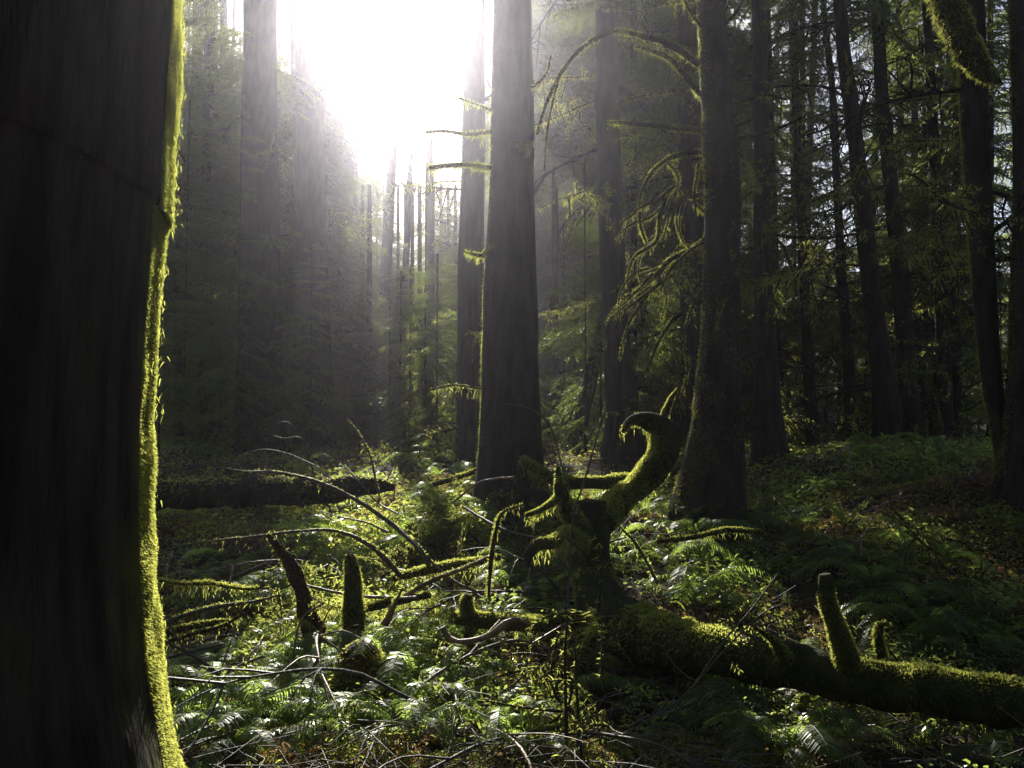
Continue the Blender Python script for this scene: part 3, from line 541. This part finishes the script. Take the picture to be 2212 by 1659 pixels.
B = [  # label, path (x,y,d), half widths, material, moss
    ('long bare branch arching from upper left down to the lit moss', [(440, 1000, 7.5), (520, 1018, 7.4), (600, 1020, 7.2), (690, 1042, 7.1), (770, 1080, 7), (850, 1135, 6.9), (905, 1185, 6.8), (930, 1225, 6.8)], [1.5, 2.5, 3.5, 4.5, 6, 6], TWG, 300),
    ('long thin branch arching low across the dark left side', [(345, 1192, 6.4), (430, 1172, 6.4), (540, 1160, 6.4), (640, 1148, 6.3), (720, 1146, 6.3), (790, 1172, 6.2), (840, 1215, 6.2), (865, 1245, 6.2)], [1.5, 2.5, 3, 4, 6, 6], TWG, 350),
    ('side twig rising above the long bare arching branch', [(505, 1000, 7.3), (560, 972, 7.3), (620, 980, 7.3), (690, 1010, 7.2)], [1, 1.5, 1.5], TWG, 0),
    ('kinked twig with a moss tuft above the left log', [(752, 905, 8), (780, 945, 7.9), (800, 985, 7.8), (812, 1040, 7.7), (822, 1080, 7.6)], [1.5, 2.5, 2.5], TWG, 120),
    ('curled twig tip standing highest over the left log', [(598, 915, 8), (620, 912, 8), (650, 940, 8), (665, 985, 8), (690, 1060, 7.8)], [1, 1.5, 2], TWG, 0),
    ('short twig pointing left beneath the curled twig tip', [(590, 941, 8), (615, 947, 8), (640, 944, 8), (655, 950, 8)], [1, 1.5], TWG, 0),
    ('pale twig leaning left at the end of the dark log', [(745, 1005, 7.8), (775, 1040, 7.6), (815, 1085, 7.5), (860, 1110, 7.3)], [1, 2], TWG, 0),
    ('straight twig joining the long arching branch from below', [(690, 1103, 7.2), (740, 1118, 7.1), (790, 1128, 7), (840, 1150, 6.9)], [1, 2.5], TWG, 0),
    ('mossy stick level beside the foot of the huge left trunk', [(338, 1253, 5.8), (400, 1262, 5.8), (450, 1260, 5.8), (520, 1272, 5.8), (560, 1270, 5.8)], [3, 3.5, 2.5], BKM, 900),
    ('stick rising right from the huge left trunk, middle of the sticks there', [(345, 1352, 5.5), (400, 1328, 5.5), (470, 1310, 5.5), (545, 1300, 5.5), (600, 1286, 5.5)], [5, 5, 4, 2], TWG, 250),
    ('lower dark stick beside the huge left trunk', [(345, 1392, 5.4), (420, 1368, 5.4), (480, 1352, 5.4), (520, 1330, 5.4)], [5, 4, 3], BKM, 250),
    ('lowest dark stick beside the huge left trunk', [(350, 1425, 5.2), (410, 1408, 5.2), (480, 1392, 5.2)], [4, 3, 2], TWG, 0),
    ('thick mossy stick below the lowest sticks at left', [(352, 1368, 5.6), (420, 1352, 5.6), (500, 1340, 5.6)], [8, 7, 5], BKM, 500),
    ('pale straight stick pointing up right behind the dark leaning stump', [(630, 1450 - 10, 5.6), (650, 1340, 5.6), (700, 1302, 5.6)], [2, 2], RED, 0),
    ('long thin diagonal stem at the lower left by the huge trunk', [(400, 1650 - 10, 4.9), (410, 1600, 4.9), (445, 1540, 5), (500, 1380, 5.3)], [2, 2, 1.5], TWG, 0),
    ('mossy log crossing in front of the lit ferns at lower left', [(560, 1622, 4.7), (620, 1600, 4.7), (690, 1578, 4.75), (760, 1560, 4.8), (800, 1545, 4.85)], [13, 15, 13, 9, 6], BKM, 3500),
    ('small mossy log above the bright ferns at lower left', [(470, 1553, 5), (530, 1545, 5), (600, 1543, 5), (640, 1552, 5)], [6, 9, 8, 4], BKM, 1800),
    ('mossy branch crossing behind the finger-shaped snag', [(690, 1308, 6.5), (770, 1318, 6.4), (850, 1300, 6.4), (930, 1285, 6.4)], [4, 7, 9, 7], BKM, 1200),
    ('thick lit mossy branch right of the finger-shaped snag', [(850, 1248, 6.9), (930, 1230, 6.8), (1000, 1218, 6.7), (1080, 1205, 6.6)], [9, 10, 9, 6], BKM, 2600),
    ('bare pole leaning up right across the lit moss', [(870, 1290, 6.4), (930, 1255, 6.4), (1000, 1228, 6.3), (1060, 1200, 6.3)], [5, 5, 3], RED, 200),
    ('thin dead stem crossing down right over the lit moss', [(850, 1130, 6.8), (900, 1180, 6.6), (960, 1240, 6.5), (1010, 1270, 6.4), (1060, 1290, 6.3)], [2, 3, 2.5], TWG, 0),
    ('reddish pole lying level under the lit moss', [(650, 1262, 6.6), (740, 1282, 6.5), (840, 1292, 6.4), (900, 1290, 6.3)], [3, 3.5, 3], RED, 0),
    ('upright knotted stem with a bent pale arm left of the fallen tree', [(1055, 1290, 6.2), (1062, 1200, 6.2), (1075, 1130, 6.2), (1088, 1105, 6.2), (1130, 1090, 6.2)], [3, 5, 4, 3, 2], BKM, 500),
    ('pale arching cane in front of the broad middle trunk', [(980, 1085, 7.5), (1030, 1045, 7.5), (1070, 1035, 7.5), (1110, 1032, 7.5)], [2, 3, 3.5], RED, 0),
    ('thin arched cane over the left log stub, before the middle trunk', [(1088, 872, 8), (1125, 876, 8), (1165, 895, 8), (1195, 935, 8), (1212, 1000, 8), (1230, 1060, 8)], [1, 2, 1.5], TWG, 0),
    ('tall thin budding shoot leaning right behind the forked limb', [(1326, 808, 5.7), (1305, 890, 5.7), (1285, 960, 5.7), (1262, 1040, 5.7), (1240, 1110, 5.7), (1230, 1230, 5.7), (1226, 1400, 5.6)], [1.2, 1.8, 2, 2.2, 2.5, 3], TWG, 0),
    ('left of the twin thin upright stems at the bottom', [(1222, 1680, 4.5), (1223, 1560, 4.5), (1220, 1420, 4.55), (1226, 1330, 4.6)], [4, 4, 3, 2], BKM, 60),
    ('right of the twin thin upright stems at the bottom', [(1256, 1680, 4.4), (1252, 1580, 4.45), (1245, 1480, 4.5), (1243, 1400, 4.55)], [4, 3.5, 2], BKM, 50),
    ('pale straight stick lying diagonally at the bottom right of centre', [(1262, 1612, 4.7), (1310, 1590, 4.7), (1360, 1568, 4.7), (1402, 1545, 4.7)], [2, 2.5, 2], RED, 0),
    ('straight thin stick pointing up right in the lower middle', [(1010, 1540, 4.9), (1060, 1510, 4.9), (1120, 1470, 4.9), (1140, 1450, 4.9)], [2, 2], TWG, 0),
    ('brown bent stick leaning left in the lower middle', [(930, 1478, 5), (965, 1520, 4.9), (1000, 1538, 4.9), (1030, 1540, 4.9)], [2, 3, 2], RED, 0),
    ('forked bare twig rising right before the fallen trunk', [(1500, 1480, 4.7), (1560, 1390, 4.8), (1620, 1320, 4.9), (1650, 1280, 4.9), (1680, 1240, 4.9)], [2, 2, 1], TWG, 0),
    ('second bare twig rising right before the fallen trunk', [(1400, 1560, 4.6), (1480, 1500, 4.65), (1560, 1410, 4.8), (1640, 1330, 4.85), (1700, 1300, 4.9)], [1.5, 2, 1], TWG, 0),
    ('looping bare twig low in front of the fallen trunk', [(1345, 1530, 4.6), (1350, 1545, 4.6), (1400, 1548, 4.6), (1450, 1520, 4.6), (1465, 1470, 4.6)], [1, 1.5, 1], TWG, 0),
    ('thin curved twig at the dark lower centre', [(1440, 1080 + 330, 5.2), (1460, 1440, 5.1), (1500, 1470, 5), (1550, 1475, 5)], [1, 1.5], TWG, 0),
    ('long thin branch on the dark slope at right', [(1860, 1110, 9), (1950, 1075, 9.5), (2020, 1070, 10), (2100, 1050, 10.5), (2180, 1020, 11), (2240, 1000, 11)], [1.5, 2.5, 2.5], TWG, 0),
    ('thin crooked stem on the dark slope in front of the flared trunk', [(1888, 1110, 9), (1870, 1150, 8.6), (1840, 1180, 8.2), (1800, 1200, 8)], [1.5, 1.5], TWG, 0),
    ('short pale upright twig above the arching frond at right', [(1862, 1200, 7.4), (1860, 1170, 7.4), (1858, 1155, 7.4)], [2, 2], RED, 0),
    ('fallen limb in the shade behind the hooked limb', [(1330, 1130, 7.4), (1370, 1170, 7.4), (1400, 1220, 7.3), (1420, 1262, 7.2)], [2, 4, 3], TWG, 200),
    ('mossy fallen limb in the shade at right of the hooked limb', [(1420, 1170, 8), (1500, 1160, 8), (1570, 1145, 8.2), (1650, 1150, 8.4)], [4, 6, 5], BKM, 1200),
    ('bleached splintered branch leaning beside the squat stump', [(830, 1350, 5.8), (850, 1310, 5.8), (870, 1270, 5.8)], [9, 6, 2], RED, 0),
    ('long mossy limb lying behind the lit bushes near the middle trunk', [(900, 1060, 10), (960, 1040, 10), (1020, 1020, 10.2), (1060, 1000, 10.4)], [4, 6, 4], BKM, 900),
    ('fallen stick in the shade before the middle trunk', [(1000, 1095, 8.5), (1080, 1140, 8), (1150, 1160, 7.8), (1190, 1160, 7.6)], [3, 3], TWG, 0)]
for lab, pts, w, m, mn in B:
    wood('mossy_branch' if m == BKM else 'dead_branch', lab, 'branch', [('branch', pts, w, m, mn or (150 if m == RED and w[0] > 5 else 0), .022, mn // 25)], group='fallen branches and twigs of the clearing')

def bare_branch(seed):
    g = np.random.default_rng(seed); mb = MB(); n = 7; p = np.zeros(3); d = np.array([1, 0, g.uniform(.15, .75)]); pts = [p.copy()]
    for k in range(n): d = d + g.normal(size=3) * .10 + np.array([0, 0, -.16]); d /= np.linalg.norm(d); p = p + d / n; pts.append(p.copy())
    C, r, t, U, Vv = tube(mb, pts, np.linspace(.0085, .0015, n + 1), .05, 5, .15, 20, seed, 0)
    for k in range(7):
        i = g.integers(3, len(C) - 2); e = t[i] * .9 + g.normal(size=3) * np.array([.3, .5, .35]); e /= np.linalg.norm(e); l = g.uniform(.15, .45)
        q = [C[i], C[i] + e * l * .5 + g.normal(size=3) * .02, C[i] + e * l + np.array([0, 0, -.12 * l])]; a = tube(mb, q, [.004, .0025, .001], .06, 4, .1, 20, seed, 0)
        if g.random() < .5: e2 = e + g.normal(size=3) * .5; tube(mb, [a[0][2], a[0][2] + e2 * l * .2, a[0][2] + e2 * l * .4], [.002, .0015, .001], .06, 3, .1, 20, seed, 0)
    o = mb.build('branch', [M['twig'] if seed % 4 else M['redtwig']]); me = o.data; bpy.data.objects.remove(o); return me
BB = [bare_branch(700 + i) for i in range(8)]
# ------------------------------------------------------------------ ferns
def frond(seed, n=30, mat_=None, L=1., rise=.75):
    g = np.random.default_rng(seed); mb = MB(); t = np.linspace(0, 1, 13); lean = g.uniform(.75, 1.1)
    ax = lambda u: np.array([lean * (u ** 1.1) * .8, .08 * math.sin(3 * u + seed) * u, rise * (1.55 * u - 1.35 * u * u) * .8])
    A = np.array([ax(u) for u in t]); tube(mb, A, np.linspace(.006, .0015, 13), .2, 4, 0, 1, 0, 0, cap=False)
    V = []; 
    for k in range(n):
        u = .16 + .84 * (k + .5) / n; c = ax(u); tv = ax(min(1, u + .02)) - ax(u - .02); tv /= np.linalg.norm(tv)
        ln = .115 * math.sin(math.pi * min(1, .22 + .78 * (1 - u) ** .8 * 1.0)) ** .8 * (1.1 if u > .3 else .8) + .012; w = .34 * .8 / n
        for sd in (-1, 1):
            s = np.array([0, sd, 0]) - tv * tv[1] * sd; dr = -.35 + g.normal(0, .12)
            d = s * .9 + tv * .32 + np.array([0, 0, dr]); nrm = tv * w
            m_ = c + d * ln * .5 + np.array([0, 0, .012]); e = c + d * ln + np.array([0, 0, -.01])
            V.append([c - nrm * .8, c + nrm * .8, m_ + nrm, m_ - nrm * .8]); V.append([m_ - nrm * .8, m_ + nrm, e + nrm * .15, e - nrm * .1])
    V = np.array(V); mb.add(V, np.arange(len(V) * 4).reshape(-1, 4), 0)
    o = mb.build('frond', [mat_], smooth=False); me = o.data; bpy.data.objects.remove(o); return me
FR = [frond(i, 30, M['fern'], rise=.45 + .12 * i) for i in range(6)]; FD = [frond(20 + i, 26, M['fernd'], rise=.3) for i in range(2)]
LM = [('the squat mossy stump', P(780, 1400, 5.5)), ('the finger-shaped snag', P(760, 1250, 6.3)), ('the huge left trunk', P(420, 1500, 4.2)), ('the leaning rotten stump', P(660, 1300, 6.2)), ('the hooked limb', P(1420, 1050, 6)),
      ('the fallen tree bend', P(1290, 1280, 6)), ('the upright stub', P(1800, 1350, 5.1)), ('the fallen trunk end', P(2150, 1500, 4.9)), ('the fallen trunk', P(1550, 1400, 5.6)), ('the broad middle trunk', P(1100, 1080, 10)), ('the gnarled tree', P(1530, 1120, 10.3)),
      ('the long dark log', P(560, 1062, 9.7)), ('the twin thin stems', P(1240, 1600, 4.5)), ('the flared trunk', P(1665, 985, 17)), ('the black trunk', P(2240, 1000, 11)), ('the curved brown branch', P(1050, 1370, 5.4)), ('the leaning pair of trunks', P(1930, 1000, 15)), ('the thin branch on the dark slope', P(2050, 1065, 9.8)), ('the crooked stem on the dark slope', P(1850, 1170, 8.2)), ('the upright pale twig at right', P(1860, 1190, 7.4))]
def where(p):
    nm, q = min(LM, key=lambda l: math.hypot(l[1][0] - p[0], (l[1][1] - p[1]) * .7)); dx, dy = p[0] - q[0], p[1] - q[1]; dist = math.hypot(dx, dy)
    h = 'left of' if dx < 0 else 'right of'; v = 'in front of' if dy < 0 else 'behind'
    rel = v if abs(dy) > abs(dx) * 2 else h if abs(dx) > abs(dy) * 2 else f"{'before' if dy < 0 else 'behind'} and {h}"
    return f"{'close ' if dist < .6 else 'well ' if dist > 1.6 else ''}{rel} {nm}"
def fern(p, s, n, g, lab=None, dead=0, lift=0., az=None):
    p = np.array([p[0], p[1], float(T(p[0], p[1])) + lift])
    sz = 'small' if s < .45 else 'large' if s > .75 else 'medium'
    lab = lab or f"{sz} sword fern {'with rust ' if dead else ''}{where(p)}"
    r = empty('sword_fern', p, lab, 'fern', 'sword ferns of the forest floor')
    for k in range(n):
        me = FD[g.integers(0, 2)] if k < dead else FR[g.integers(0, 6)]
        o = bpy.data.objects.new('frond', me); COL.objects.link(o); o.parent = r
        a = (az + g.normal(0, .9)) if az is not None else 2 * math.pi * (k + g.random() * .7) / n; c = s * g.uniform(.75, 1.15)
        o.rotation_euler = (g.normal(0, .2), g.uniform(-.25, .3), a); o.scale = (c, c, c)
        if k < dead: o['label'] = 'rusty dead frond'
    return r
g = np.random.default_rng(5)
for px, py, s, n, dead in [(440, 1590, .62, 11, 0), (560, 1600, .62, 12, 0), (650, 1625, .5, 10, 0), (500, 1650, .5, 9, 1), (740, 1640, .5, 10, 0), (745, 1520, .38, 9, 1), (820, 1600, .5, 9, 2), (900, 1520, .75, 8, 1), (960, 1560, .5, 10, 2), (880, 1640, .55, 9, 2),
                           (1010, 1430, .5, 10, 1), (1060, 1380, .5, 10, 0), (1110, 1300, .55, 9, 0), (1130, 1260, .5, 9, 0), (560, 1330, .6, 9, 1), (480, 1300, .55, 9, 1), (630, 1300, .5, 9, 0), (720, 1250, .6, 9, 0), (720, 1180, .6, 9, 1), (860, 1200, .6, 9, 1), (980, 1150, .7, 11, 0), (960, 1130, .7, 10, 1),
                           (1440, 1240, .7, 8, 0), (1500, 1180, .8, 9, 0), (1600, 1165, .8, 9, 0), (1840, 1240, .7, 8, 0), (1880, 1290, .6, 9, 0), (1960, 1400, .6, 7, 0), (2020, 1400, .62, 8, 0), (2110, 1430, .55, 8, 0), (1960, 1330, .6, 9, 0), (2140, 1330, .5, 8, 0), (2180, 1400, .5, 8, 0), (1560, 1330, .45, 7, 0), (1490, 1320, .4, 7, 0),
                           (790, 1500, .5, 9, 0), (720, 1470, .45, 8, 0), (850, 1460, .5, 9, 1), (810, 1440, .45, 8, 0), (700, 1400, .5, 8, 0), (1640, 1600, .3, 7, 0), (1700, 1660, .35, 7, 1), (1830, 1640, .35, 7, 1), (1760, 1560, .35, 7, 0), (1160, 1640, .35, 7, 1), (1080, 1600, .4, 8, 2), (430, 1460, .4, 8, 0), (400, 1500, .3, 7, 0), (1960, 1200, .6, 8, 0), (2030, 1240, .5, 8, 0), (420, 985, .8, 9, 0), (950, 905 + 90, .8, 9, 0), (1330, 1200, .5, 7, 0), (1390, 1130, .6, 8, 0)]:
    fern(G(px, py), s * 1.2, n + 2, g, dead=dead, lift=.07)
for px, py, s in [(640, 1500, .6), (600, 1440, .6), (700, 1440, .55), (830, 1500, .6), (880, 1420, .55)]:
    fern(G(px, py), s, 10, g, lift=.12)
for k in range(95):
    y = 4.6 + 11 * g.random() ** 1.3; x = g.uniform(-.62, .62) * y
    if y < 5 and x < -1.4: continue
    fern((x, y), g.uniform(.35, .95), g.integers(6, 10), g, dead=int(g.random() < .35))

for k in range(80):
    if k < 64: q = G(g.uniform(350, 1250), g.uniform(1060, 1640)); x, y = q[0], q[1]
    else: y = 4.6 + 9 * g.random(); x = g.uniform(.0, .6) * y
    o = bpy.data.objects.new('fallen_bare_branch', BB[k % 8]); COL.objects.link(o); o.location = (x, y, float(T(x, y)) + g.uniform(.0, .12)); s_ = g.uniform(.7, 2.)
    o.rotation_euler = (g.uniform(-1.2, 1.2), g.uniform(-.35, .15), g.uniform(0, 6.28)); o.scale = (s_, s_, s_)
    tag(o, f"{'reddish' if (k % 8) % 4 == 0 else 'dark'} {'long' if s_ > 1.35 else 'short'} bare branch {where((x, y))}", 'branch', 'bare branches strewn over the clearing')
for k in range(46):
    q = G(g.uniform(560, 1330), g.uniform(1090, 1560)) if k < 36 else G(g.uniform(1350, 2150), g.uniform(1180, 1640)); x, y = q[0], q[1]
    o = bpy.data.objects.new('fallen_mossy_branch', DEAD[(k % 4) * 2]); COL.objects.link(o); o['kk'] = k; del o['kk']; o.location = (x, y, float(T(x, y)) + g.uniform(.02, .14)); s_ = g.uniform(.6, 1.5)
    o.rotation_euler = (g.uniform(-1.2, 1.2), g.uniform(-.4, .1), g.uniform(0, 6.28)); o.scale = (s_, s_, s_)
    tag(o, f"{'long' if s_ > 1.05 else 'short'} moss-hung fallen branch {where((x, y))}", 'branch', 'moss-hung branches strewn over the clearing')
# ------------------------------------------------------------------ leafy shrubs
def shrub_mesh(seed, kind):
    g = np.random.default_rng(seed); mb = MB(); Q = []
    for s in range(7):
        d = g.normal(size=3) * np.array([.5, .5, 0]) + np.array([0, 0, 1]); d /= np.linalg.norm(d); h = g.uniform(.5, 1.)
        pts = [np.zeros(3) + g.normal(size=3) * np.array([.05, .05, 0]), d * h * .5 + g.normal(size=3) * .05, d * h + np.array([d[0], d[1], -.15]) * .3]
        C, r, t, U, Vv = tube(mb, pts, [.008, .006, .002], .08, 4, .1, 9, s, 1, cap=False)
        for i in range(2, len(C)):
            for j in range(kind):
                e = t[i] * .3 + g.normal(size=3); e /= np.linalg.norm(e); w = np.cross(e, [0, 0, 1]) ; w /= np.linalg.norm(w) + 1e-6; l = g.uniform(.05, .11) ; b = C[i] + e * .02
                Q.append([b, b + e * l * .5 + w * l * .28, b + e * l + np.array([0, 0, -.02]), b + e * l * .5 - w * l * .28])
    Q = np.array(Q); mb.add(Q, np.arange(len(Q) * 4).reshape(-1, 4), 0); return mb
for k in range(34):
    y = 4.6 + 9 * g.random() ** 1.4; x = g.uniform(-.5, .58) * y
    px, py = [(1480, 1300), (1520, 1310), (690, 1520), (860, 1500), (1000, 1560), (940, 1580), (880, 1360), (960, 1320), (900, 1300), (420, 1520), (1620, 1600), (1850, 1620), (1560, 1500), (940, 1130)][k] if k < 14 else (None, None)
    if px: q = G(px, py); x, y = q[0], q[1]
    if y < 5 and x < -1.4: continue
    p = (x, y, float(T(x, y))); s = g.uniform(.28, .6)
    kindn = 'low' if s < .42 else 'taller'; rt = empty('leafy_shrub', p, f"{kindn} shrub with small bright leaves {where(p)}", 'shrub', 'small leafy shrubs of the forest floor')
    mb = shrub_mesh(k, 5 if k % 2 else 8); o = mb.build('foliage', [M['leaf'], M['twig']], rt, smooth=False); o.scale = (s, s, s * .8)

# ------------------------------------------------------------------ moss mounds, carpet, litter
def mound(px, py, d, w, h, label, n=5000):
    c = P(px, py, d); c[2] = float(T(c[0], c[1])); mb = MB(); r = w / FPX * d; hh = h / FPX * d
    th, ph = np.meshgrid(np.linspace(0, 2 * math.pi, 28, endpoint=False), np.linspace(0, math.pi / 2, 10)); D = np.stack([np.cos(th) * np.cos(ph), np.sin(th) * np.cos(ph), np.sin(ph)], -1)
    k = 1 + .25 * noise(D * 2 + c, 1, 31); X = D * k[..., None] * np.array([r, r * .7, hh]); X[0, :, 2] = -.2
    i = np.arange(9)[:, None] * 28 + np.arange(28)[None]; j = np.arange(9)[:, None] * 28 + (np.arange(28)[None] + 1) % 28
    mb.add(X, np.stack([i, j, j + 28, i + 28], -1).reshape(-1, 4), 0)
    rt = empty('moss_mound', c, label, 'moss', None); mb.build('mound', [M['barkm']], rt)
    dd = rng.normal(size=(n, 3)); dd[:, 2] = abs(dd[:, 2]); dd /= np.linalg.norm(dd, axis=1)[:, None]
    kk = 1 + .25 * noise(dd * 2 + c, 1, 31); B_ = dd * kk[:, None] * np.array([r, r * .7, hh]); m2 = MB(); blades(m2, B_, dd + rng.normal(size=dd.shape) * .7, .035, .011, 0); m2.build('moss', [M['moss']], rt)
mound(1490, 1300, 6.3, 62, 95, 'rounded yellow moss mound right of the fallen tree bend')
mound(1010, 1225, 6.8, 40, 60, 'small bright moss hump among the crossing poles', 3000)
mound(880, 1290, 6.2, 60, 50, 'low bright moss hump right of the squat stump', 4000)
mound(2040, 985, 17.5, 40, 40, 'tan crumbly heap at the foot of the reddish stump', 1500)

def scatter(n, ylo, yhi, pw, half=.66):
    y = ylo + (yhi - ylo) * rng.random(n) ** pw; x = rng.uniform(-half, half, n) * y; ok = ~((y < 4.6) & (x < -1.6)); return x[ok], y[ok]
def carpet(name, n, ln, wd, mats, up=.7, yr=(3.6, 13), thr=-.1, seed=41, mixm=None, pw=1.6, lift=.0, xr=None):
    x, y = scatter(n, *yr, pw)
    if xr: x = rng.uniform(*xr, n); y = rng.uniform(*yr, n)
    p = np.stack([x, y, 0 * x], -1); k = noise(p, 1.4, seed) + .5 * noise(p, 4, seed + 1) > thr; x, y = x[k], y[k]
    B_ = np.stack([x, y, T(x, y) + .01 + lift * rng.random(len(x)) ** 2], 1); mb = MB(); D = rng.normal(size=B_.shape); D[:, 2] = abs(D[:, 2]) * up
    sc = np.clip(y / 6, .8, 2.2); blades(mb, B_, D, ln * sc, wd * sc, 0)
    if mixm is not None:
        mb.M[0] = (rng.random(len(mb.F[0])) < mixm).astype(int)
    return tag(mb.build(name, mats, smooth=False), kind='stuff')
carpet('moss_carpet', 150000, .035, .010, [M['mosg'], M['moss']], 1.2, mixm=.5)
carpet('leaf_litter', 80000, .042, .018, [M['litter'], M['fernd']], .35, thr=-.2, seed=51, mixm=.25, lift=.06)
carpet('ground_leaves', 75000, .045, .014, [M['leaf'], M['fern']], .8, thr=.38, seed=61, mixm=.4, lift=.28)
carpet('undergrowth', 60000, .045, .012, [M['mosg'], M['litter']], .7, yr=(11, 42), thr=-.3, seed=71, mixm=.4, lift=.16, pw=1.3)
carpet('moss_tangle', 42000, .05, .013, [M['moss'], M['leaf']], 1.0, yr=(6., 10.3), xr=(-2.1, .45), thr=.0, seed=81, mixm=.35, lift=.26)
carpet('moss_tangle', 26000, .036, .010, [M['moss'], M['leaf']], 1.0, yr=(4.3, 6.), xr=(-1.5, .3), thr=.15, seed=91, mixm=.5, lift=.2)
carpet('dead_bracken', 26000, .05, .010, [M['fernd'], M['litter']], .9, yr=(4.3, 6.), xr=(-1.3, .4), thr=.3, seed=95, mixm=.3, lift=.16)
mb = MB(); x, y = scatter(2200, 4, 16, 1.5)
for a, b in zip(x, y):
    z = float(T(a, b)) + rng.uniform(0, .22); l = rng.uniform(.15, .7); an = rng.uniform(0, 6.28); d = np.array([math.cos(an), math.sin(an) * .7, rng.normal(0, .22)]) * l
    c = np.array([a, b, z]); tube(mb, [c - d / 2, c - d / 4 + rng.normal(size=3) * l * .04, c + d / 4 + rng.normal(size=3) * l * .05, c + d / 2 + rng.normal(size=3) * l * .05], [.004, .003, .002, .0012], .12, 4, .1, 10, 0, int(rng.random() < .15), cap=False)
tag(mb.build('twig_litter', [M['twig'], M['redtwig']]), kind='stuff')

# ------------------------------------------------------------------ haze
mb = MB(); a, b, c0, c1, e0, e1 = -135, 135, -32, 145, -1.6, 50
V = [(x_, y_, z_) for z_ in (e0, e1) for y_ in (c0, c1) for x_ in (a, b)]
mb.add(V, [(0, 2, 3, 1), (4, 5, 7, 6), (0, 1, 5, 4), (2, 6, 7, 3), (0, 4, 6, 2), (1, 3, 7, 5)])
hz = bpy.data.materials.new('haze'); hz.use_nodes = True; nt = hz.node_tree; nt.nodes.remove(nt.nodes['Principled BSDF'])
pv = nt.nodes.new('ShaderNodeVolumePrincipled'); pv.inputs['Color'].default_value = (.88, .86, 1, 1); pv.inputs['Density'].default_value = .00125; pv.inputs['Anisotropy'].default_value = .895
nt.links.new(pv.outputs[0], nt.nodes['Material Output'].inputs['Volume'])
tag(mb.build('haze', [hz], smooth=False), kind='stuff')
